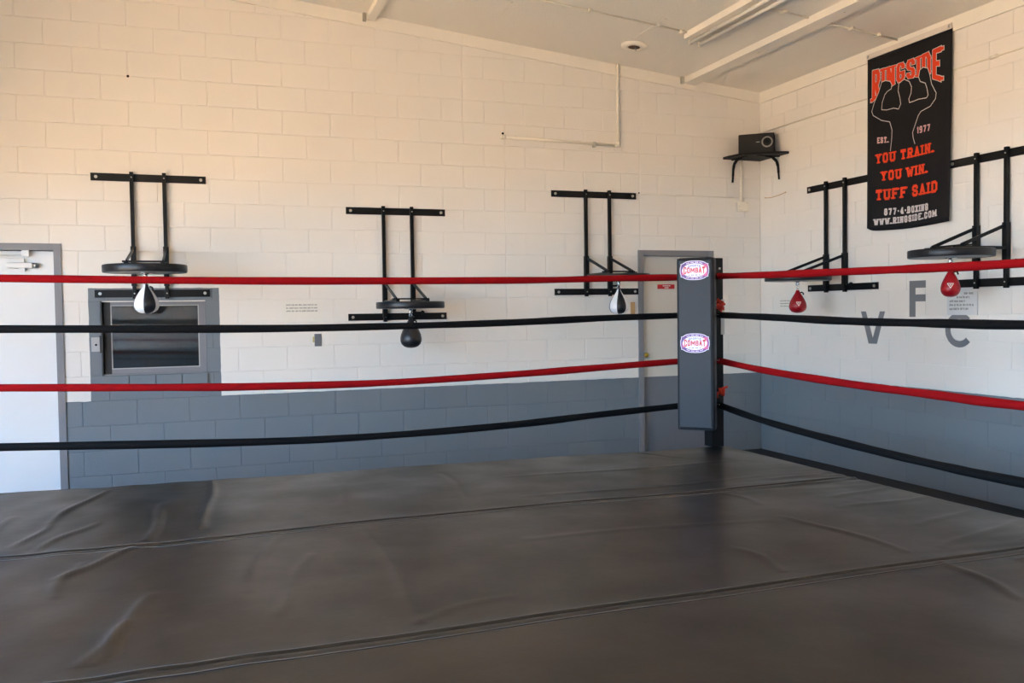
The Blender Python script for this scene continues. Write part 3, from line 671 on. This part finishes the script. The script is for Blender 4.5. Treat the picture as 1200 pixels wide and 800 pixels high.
# ------------------------------------------------------------------ other things on the right wall
def wall_poly(mb, pts, y_sign=1, th=.0012):
    n_ = len(pts); mb.add([(-.0014, y, z) for y, z in pts]+[(-.0018-th, y, z) for y, z in pts], [tuple(range(n_)), tuple(range(n_, 2*n_))[::-1]]+[(i, (i+1) % n_, n_+(i+1) % n_, n_+i) for i in range(n_)])
mb = MB(); wall_poly(mb, [(-1.495, 1.45), (-1.555, 1.45), (-1.641, 1.215), (-1.727, 1.45), (-1.787, 1.45), (-1.690, 1.165), (-1.590, 1.165)])
o = mb.build('painted_letter', M['greyletter'], wall_right, label='grey painted letter V')
mb = MB(); wall_poly(mb, [(-2.065, 1.402), (-2.065, 1.702), (-2.24, 1.702), (-2.24, 1.642), (-2.131, 1.642), (-2.131, 1.588), (-2.238, 1.588), (-2.238, 1.530), (-2.131, 1.530), (-2.131, 1.402)])
mb.build('painted_letter', M['greyletter'], wall_right, label='grey painted letter F')
mb = MB(); cy_, cz_, Ro, Ri = -2.578, 1.300, .137, .086; ang = [math.radians(a) for a in range(42, 319, 12)]
wall_poly(mb, [(cy_-Ro*math.cos(a), cz_+Ro*math.sin(a)) for a in ang]+[(cy_-Ri*math.cos(a), cz_+Ri*math.sin(a)) for a in ang[::-1]])
mb.build('painted_letter', M['greyletter'], wall_right, label='grey painted letter C')
ps = flat_tag('paper_notice', (-.004, -2.607, 1.418), .29, .225, M['paper'], 'white paper notice with handwritten lines taped below the rack at the right edge', 'notice', rz=-PI/2, th=.003)
mb = MB()
for i, (a, b, z) in enumerate(((.02, .11, .168), (-.05, .07, .138), (-.12, .03, .108), (-.12, .11, .078), (-.12, .06, .048))): scribble(mb, a, b, z, .020, 20+i, -.0031)
mb.build('handwriting', M['ink'], ps)
nn_ = flat_tag('small_wall_notice', (-.003, -.455, 1.49), .25, .085, M['cream_paper'], 'tiny three-line cream notice on the right wall beside the first red bag', 'notice', rz=-PI/2, th=.0015)
mb = MB()
for i, z in enumerate((.072, .045, .018)): scribble(mb, -.115, .115, z, .012, 40+i, -.0016)
mb.build('printed_lines', M['ink'], nn_)
wr = empty('wall_conduit', (-.02, -2.5, 3.33), label='thin cream conduit running level along the right wall behind the banner', cat='conduit')
mb = MB(); mb.tube([(.012, 2.48, -.012), (.012, 0, .002), (.012, -3.0, -.002)], .0075, 8); mb.build('pipe', M['pipe'], wr)
mb = MB(); mb.tube([(.011, -.36, .001), (.011, -.42, .001)], .014, 8); mb.build('coupling', M['pipe'], wr)
wi = MB(); wi.tube([(-.006, -.10, 2.635), (-.008, -.2, 2.628), (-.008, -.33, 2.636), (-.006, -.43, 2.652)], .0035, 6)
wi.tube([(-.0025, -.10, 2.637), (-.012, -.10, 2.637)], .006, 8); wi.tube([(-.0025, -.43, 2.652), (-.012, -.43, 2.652)], .006, 8)
tag(wi.build('wall_wire', M['tan']), 'short slack wire between two nails on the right wall below the corner shelf', 'wire')

# ------------------------------------------------------------------ boxing ring
RX0, RX1, RYN, RZ = -7.75, -2.04, -8.55, .50
PX, PY = -2.13, -2.42
def far_y(x): return -2.415+(-2.04-x)*.045
ring = empty('boxing_ring', ((RX0+RX1)/2, (RYN-2.4)/2, 0), label='low boxing ring platform covered in dark grey canvas filling the foreground', cat='boxing ring')
def rpart(mb, name, mt, **k):
    o = mb.build(name, mt, ring, **k); o.location = -Vector(ring.location); return o
mb = MB()
P4 = [(RX0+.02, RYN+.02), (RX1-.02, RYN+.02), (RX1-.02, far_y(RX1)-.02), (RX0+.02, far_y(RX0)-.02)]
mb.add([(x, y, .003) for x, y in P4]+[(x, y, RZ-.035) for x, y in P4], [(3, 2, 1, 0), (4, 5, 6, 7)]+[(i, (i+1) % 4, 4+(i+1) % 4, 4+i) for i in range(4)])
rpart(mb, 'ring_base', M['skirt'])
# canvas: strips sewn together, wrinkled
WR = [(-6.15, -2.36, -6.32, -3.11, 9), (-6.32, -3.11, -6.39, -3.55, 7), (-6.12, -3.2, -6.31, -3.70, 6), (-5.8, -2.88, -5.87, -3.66, 9), (-5.57, -2.30, -5.61, -3.50, 10), (-4.85, -2.45, -4.92, -3.47, 5),
      (-4.93, -3.85, -4.96, -5.15, 6), (-4.21, -2.6, -4.26, -3.36, -5), (-4.62, -5.0, -4.99, -5.12, 3), (-3.53, -4.77, -3.54, -5.12, 5), (-3.0, -4.40, -2.94, -5.09, 6), (-5.86, -4.8, -5.95, -5.12, 7),
      (-5.79, -4.5, -5.98, -5.12, 8), (-6.11, -3.95, -6.14, -4.4, 5), (-2.95, -3.77, -2.95, -4.12, 4), (-2.05, -3.76, -2.56, -3.81, 6), (-2.05, -4.02, -2.49, -4.14, 6), (-2.05, -3.55, -2.5, -3.62, 5), (-2.05, -4.30, -2.63, -4.35, 5),
      (-2.91, -5.25, -3.01, -5.69, 5), (-2.2, -5.30, -2.62, -5.36, 7), (-2.05, -5.10, -2.35, -5.16, 6), (-2.77, -2.44, -2.58, -2.74, -5), (-5.87, -3.75, -6.18, -4.17, 7), (-3.99, -3.50, -2.5, -3.50, 4),
      (-2.05, -4.86, -2.75, -5.10, 5), (-2.05, -4.6, -2.55, -4.78, 4), (-3.9, -2.9, -2.4, -3.0, 4), (-6.5, -2.9, -6.62, -3.6, 7), (-5.3, -3.8, -5.5, -4.6, 4), (-5.2, -4.2, -5.42, -4.9, 5), (-4.3, -4.3, -3.1, -4.42, 3)]
SEAMS = (-3.72, -5.235, -6.75)
def canvas_h(X, Y):
    h = np.zeros_like(X)
    for x0, y0, x1, y1, a in WR:
        dx, dy = x1-x0, y1-y0; L2 = dx*dx+dy*dy
        t = ((X-x0)*dx+(Y-y0)*dy)/L2; tc_ = np.clip(t, 0, 1)
        bend = .02*np.sin(tc_*5+x0*9)
        px = x0+dx*tc_-dy/np.sqrt(L2)*bend; py = y0+dy*tc_+dx/np.sqrt(L2)*bend
        d2 = (X-px)**2+(Y-py)**2
        h += a*.0012*np.exp(-d2/(2*.014**2))*np.sin(np.clip(t*.9+.05, 0, 1)*PI)**.5
    # broad undulation and small puckers pulling towards the left and right edges
    h += .003*np.sin(X*2.1+Y*1.3)*np.sin(Y*1.9-.7)+.002*np.sin(X*5.3-Y*2.2+1)
    for sy in SEAMS:
        d = Y-(sy+.012*np.sin(X*1.7+sy))
        h += .0045/(1+np.exp(-(d-.004)/.0015))*np.exp(-np.maximum(d, 0)/.05)-.006*np.exp(-(d/.006)**2)-.003*np.exp(-((d+.058)/.005)**2)+.002*np.exp(-((d+.03)/.014)**2)
        pk = np.exp(-np.abs(d)/.16)
        edge = np.exp(-np.abs(X-RX1)/.5)
        h += .0035*pk*edge*np.sin(Y*60+X*9)
    left = 1/(1+np.exp((X+5.5)*3))
    h += .0022*left*(np.sin(X*17+Y*7)*np.sin(Y*5-X*4)+np.sin(X*23-Y*11+2)*.6)
    return h
cvm = mat('ring_canvas_vinyl', (14, 14, 11), .40, bump=.5, scale=5, detail=8, var=.12, spec=.5)
nodes = cvm.node_tree
rn = nodes.nodes.new('ShaderNodeTexNoise'); rn.inputs['Scale'].default_value = 2.3; rn.inputs['Detail'].default_value = 6
tcn = nodes.nodes.new('ShaderNodeTexCoord'); nodes.links.new(tcn.outputs['Object'], rn.inputs['Vector'])
mr = nodes.nodes.new('ShaderNodeMapRange'); mr.inputs[1].default_value = .3; mr.inputs[2].default_value = .7; mr.inputs[3].default_value = .28; mr.inputs[4].default_value = .44
nodes.links.new(rn.outputs['Fac'], mr.inputs[0]); nodes.links.new(mr.outputs[0], nodes.nodes['Principled BSDF'].inputs['Roughness'])
edges = [None]+list(SEAMS)+[RYN]
for k in range(4):
    nx = 420; fine = k < 3
    ny = 90 if fine else 30
    if not fine: nx = 120
    xs_ = np.linspace(RX0, RX1, nx)
    t = np.linspace(0, 1, ny)
    if k == 0: top = far_y(xs_)
    else: top = np.full(nx, SEAMS[k-1]-.0) + .012*np.sin(xs_*1.7+SEAMS[k-1])
    bot = np.full(nx, edges[k+1], float)
    if k < 3: bot = bot + .012*np.sin(xs_*1.7+SEAMS[k])
    # denser rows near the seams
    if fine: tt = np.concatenate([np.linspace(0, .075, 34, endpoint=False), np.linspace(.075, .925, 62, endpoint=False), np.linspace(.925, 1, 34)])
    else: tt = t
    ny = len(tt)
    X = np.repeat(xs_[None], ny, 0); Y = top[None]+(bot-top)[None]*tt[:, None]
    Z = RZ+canvas_h(X, Y)
    V = np.stack([X, Y, Z], -1).reshape(-1, 3)
    idx = np.arange(nx*ny).reshape(ny, nx)
    F = np.stack([idx[:-1, :-1], idx[1:, :-1], idx[1:, 1:], idx[:-1, 1:]], -1).reshape(-1, 4)
    vs = [tuple(v) for v in V]; fs = [tuple(int(i) for i in f) for f in F]
    # turned-down hems round the platform
    def hem(ids, dx, dy):
        b0 = len(vs)
        for i in ids: vs.append((V[i][0]+dx, V[i][1]+dy, V[i][2]-.012))
        for i in ids: vs.append((V[i][0]+dx, V[i][1]+dy, RZ-.07))
        n_ = len(ids)
        for q in range(n_-1):
            fs.append((int(ids[q]), int(ids[q+1]), b0+q+1, b0+q)); fs.append((b0+q, b0+q+1, b0+n_+q+1, b0+n_+q))
    hem(idx[:, -1], .006, 0); hem(idx[:, 0][::-1], -.006, 0)
    if k == 0: hem(idx[0, :][::-1], 0, .006)
    if k == 3: hem(idx[-1, :], 0, -.006)
    mb = MB(); mb.v = vs; mb.f = fs; mb.mi = [0]*len(fs); mb.sm = [True]*len(fs)
    rpart(mb, 'canvas_strip', cvm, fixn=False)

# lines of stitching beside each seam
stm = mat('seam_thread', (104, 101, 94), .7)
for sy in SEAMS[:2]:
    for dy, rr in ((.012, .0013), (-.052, .0016)):
        xs_ = np.linspace(RX0+.02, RX1-.02, 260); ys_ = sy+.012*np.sin(xs_*1.7+sy)+dy; zs_ = RZ+canvas_h(xs_, ys_)+.0005
        mb = MB(); mb.tube([(float(a), float(b), float(c)) for a, b, c in zip(xs_, ys_, zs_)], rr, 5); rpart(mb, 'seam_stitching', stm)

# corner posts and pads
def badge(parent, zc):
    """oval maker's badge lying on the pad face (local x right, -y out)"""
    Y = -.0565
    bd_ = empty_part = None
    def ell(mb, a, b, y, p=2.0, n=48, dz=0):
        vs = []
        for k in range(n):
            t = 2*PI*k/n; c, s = math.cos(t), math.sin(t)
            vs.append((a*math.copysign(abs(c)**(2/p), c), y, zc+dz+b*math.copysign(abs(s)**(2/p), s)))
        mb.add(vs, [tuple(range(n))])
    mb = MB(); ell(mb, .100, .066, Y, 2.6); mb.box(-.094, .094, Y, Y+.001, zc-.045, zc+.045); b0 = mb.build('badge', M['badgewhite'], parent, fixn=False, label='oval white and violet badge reading SPORTS COMBAT')
    mb = MB(); ell(mb, .096, .062, Y-.0008, 2.6); mb.box(-.090, .090, Y-.0008, Y, zc-.042, zc+.042); mb.build('badge_border', M['violet'], b0, fixn=False)
    mb = MB(); mb.box(.055, .088, Y-.0016, Y-.0009, zc-.04, zc+.04); mb.box(-.088, -.07, Y-.0016, Y-.0009, zc-.03, zc+.0); mb.build('badge_accent', M['pink'], b0, fixn=False)
    mb = MB(); ell(mb, .084, .047, Y-.0022, 2.0); mb.build('badge_field', M['badgewhite'], b0, fixn=False)
    def fm(x0, z0, W, bow):
        def f(x, z, lift):
            k = (x/W-.5)*2; s = 1+bow*k*k; return (x0+x, Y-.003-lift, zc+z0*s+z*s)
        return f
    mb = MB(); text(mb, 'COMBAT', fm(-.074, -.0165, .148, .65), .148, .033, .0065, gap=.2, serif=False); mb.build('badge_word', M['badgered'], b0, fixn=False)
    mb = MB()
    def top(x, z, lift): k = (x/.085-.5)*2; return (-.0425+x, Y-.003, zc+.0245-.006*k*k+z)
    text(mb, 'SPORTS', top, .085, .014, .003, gap=.3, serif=False); mb.build('badge_word', M['blue'], b0, fixn=False)
    mb = MB()
    for x in range(-4, 5):
        if x % 3: mb.box(x*.009-.003, x*.009+.003, Y-.0031, Y-.0026, zc-.036, zc-.029)
    mb.build('badge_small_text', M['blue'], b0, fixn=False)
    mb = MB()
    for sgn in (1, -1):
        for q in range(-7, 8):
            if q % 4 == 0: continue
            x = q*.0075; z = zc+sgn*(.0545-.010*(x/.055)**2); mb.box(x-.0026, x+.0026, Y-.0022, Y-.0016, z-.0028, z+.0028)
    mb.build('badge_rim_text', M['badgewhite'], b0, fixn=False)
def post(x, y, ang, lab, badges):
    ps_ = empty('ring_post', (x, y, 0), label=lab, cat='ring post')
    MB().box(-.05, .05, -.05, .05, RZ+.006, 1.855).build('post', M['post'], ps_, bevel=.005)
    for k, (z, mt) in enumerate(((1.722, 'redrope'), (1.452, 'orange'), (1.126, 'redrope'), (.808, 'orange'))):
        a = MB()
        c, s_ = math.cos(ang), math.sin(ang)
        for sx, sy in ((1, 0), (0, 1)):
            dx = math.copysign(.045, c)*sx; dy = math.copysign(.045, s_)*sy
            p = Vector((math.copysign(.05, c)*sx, math.copysign(.05, s_)*sy, z)); a.tube([p, p+Vector((dx, dy, 0))], .008, 8)
            a.tube([p+Vector((dx*.15, dy*.15, 0)), p+Vector((dx*.85, dy*.85, 0))], .012, 8)
        a.build('turnbuckle', M['steel'], ps_)
    for z in (1.49, .86):
        a = MB(); rr = random.Random(int(z*100))
        for q in range(10):
            o0 = Vector((-math.copysign(.008, math.cos(ang))+rr.uniform(-.025, .02), math.copysign(.075, math.sin(ang))+rr.uniform(-.02, .01), z+.03+rr.uniform(-.03, .03)))
            a.tube([o0, o0+Vector((rr.uniform(-.03, .03), rr.uniform(-.02, .01), rr.uniform(-.035, .035))), o0+Vector((rr.uniform(-.03, .03), rr.uniform(-.03, 0), rr.uniform(-.04, .04)))], .0085, 6)
        a.build('tape_knot', M['orange'], ps_, label='orange-red tape knot')
    MB().box(.034, .057, -.054, -.0505, 1.47, 1.56).build('post_label', M['label'], ps_)
    MB().box(.028, .057, -.054, -.0505, 1.31, 1.43).build('post_label', M['label'], ps_)
    a = MB(); a.tube([(.02, -.05, 1.78), (.02, -.056, 1.78)], .008, 8); a.build('post_bolt', M['steel'], ps_)
    # pad faces the middle of the ring
    pe = MB(); pe.box(-.128, .128, -.05, .05, .665, 1.845)
    o = pe.build('corner_pad', M['pad'], ps_, bevel=.022); o.rotation_euler = (0, 0, ang+PI/2)
    cx, cy = (-.27, -.215) if badges else (math.cos(ang)*.345, math.sin(ang)*.345)
    o.location = (cx, cy, 0)
    sm = MB(); sm.tube([(-.118, -.0475, .672), (-.118, -.0475, 1.838), (.118, -.0475, 1.838), (.118, -.0475, .672), (-.118, -.0475, .672)], .0035, 6, caps=False); sm.build('pad_piping', M['pad'], o)
    st = MB()
    for z in (1.72, 1.12, .80): st.box(-.03, .03, .05, .17, z-.02, z+.02)
    st.build('pad_strap', M['black2'], o)
    if badges:
        be = o
        mb_ = [badge(be, 1.757), badge(be, 1.263)]
    return ps_
post(PX, PY, math.atan2(-1, -1), 'black ring corner post with long grey padded cushion and two badges', True)
post(-7.66, PY+.27, math.atan2(-1, 1), 'ring corner post at the left end of the back ropes', False)
post(PX, -8.46, math.atan2(1, -1), 'ring corner post at the near end of the right-hand ropes', False)
post(-7.66, -8.46, math.atan2(1, 1), 'ring corner post diagonally opposite the badged one', False)

def smooth_path(pts, n=90):
    """monotone-ish Catmull-Rom through (d, z)"""
    out = []
    P = [pts[0]]+list(pts)+[pts[-1]]
    segs = len(pts)-1
    for i in range(segs):
        p0, p1, p2, p3 = P[i], P[i+1], P[i+2], P[i+3]; K = max(3, n//segs)
        for k in range(K):
            t = k/K
            out.append(tuple(.5*((2*b)+(-a+c)*t+(2*a-5*b+4*c-d)*t*t+(-a+3*b-3*c+d)*t**3) for a, b, c, d in zip(p0, p1, p2, p3)))
    out.append(tuple(pts[-1])); return out
def rope(pts3, mt, lab, group, seed, r=.0205):
    p = smooth_path(pts3); rr = random.Random(seed); ph = rr.uniform(0, 6)
    rad = [r*(1+.05*math.sin(i*.22+ph)+.035*math.sin(i*.61+ph*2)) for i in range(len(p))]
    c = Vector(p[len(p)//2]); mb = MB(); mb.tube([Vector(q)-c for q in p], r, 14, rad=rad)
    o = mb.build('ring_rope', mt, loc=c); return tag(o, lab, 'ring rope', group)
Lz = {0: [(-7.61, 1.735), (-7.3, 1.722), (-6.63, 1.716), (-5.29, 1.700), (-3.66, 1.700), (-3.04, 1.710), (-2.43, 1.719), (-2.19, 1.722)],
      1: [(-7.61, 1.47), (-7.3, 1.45), (-6.64, 1.440), (-5.29, 1.415), (-4.4, 1.414), (-3.67, 1.423), (-3.05, 1.440), (-2.43, 1.450), (-2.19, 1.452)],
      2: [(-7.61, 1.16), (-7.3, 1.14), (-6.65, 1.119), (-5.82, 1.086), (-5.30, 1.069), (-4.53, 1.060), (-3.67, 1.080), (-3.05, 1.102), (-2.43, 1.125), (-2.19, 1.127)],
      3: [(-7.61, .85), (-7.3, .82), (-6.66, .794), (-5.31, .737), (-4.53, .727), (-3.68, .746), (-3.06, .779), (-2.44, .808), (-2.19, .812)]}
Rz = {0: [(-2.48, 1.726), (-3.05, 1.710), (-3.84, 1.696), (-4.40, 1.687), (-4.93, 1.683), (-6.5, 1.69), (-8.40, 1.722)],
      1: [(-2.48, 1.449), (-3.05, 1.435), (-3.84, 1.413), (-4.45, 1.407), (-4.94, 1.404), (-6.5, 1.41), (-8.40, 1.452)],
      2: [(-2.48, 1.123), (-3.05, 1.083), (-3.84, 1.054), (-4.45, 1.044), (-4.94, 1.038), (-6.5, 1.05), (-8.40, 1.126)],
      3: [(-2.48, .804), (-3.05, .748), (-3.84, .707), (-4.45, .690), (-4.94, .688), (-6.5, .70), (-8.40, .808)]}
nm = ('top red', 'second, black', 'third, red', 'lowest, black')
for k in range(4):
    mt = M['redrope'] if k % 2 == 0 else M['blackrope']
    rope([(x, PY, z) for x, z in Lz[k]], mt, f'{nm[k]} ring rope running left from the post along the back wall', 'back ropes of the ring', k, r=.0225)
    rope([(-2.12, y, z) for y, z in Rz[k]], mt, f'{nm[k]} ring rope running right from the post along the right wall', 'right-hand ropes of the ring', 10+k, r=.0225)
    zz = (1.722, 1.452, 1.126, .808)[k]
    rope([(-7.61, -8.46, zz), (-5.1, -8.46, zz-.035-.015*k), (-2.19, -8.46, zz)], mt, f'{nm[k]} ring rope behind the viewer', 'near ropes of the ring', 20+k)
    rope([(-7.66, PY+.21, zz), (-7.66, -5.4, zz-.035-.015*k), (-7.66, -8.40, zz)], mt, f'{nm[k]} ring rope on the far left side', 'left-hand ropes of the ring', 30+k)
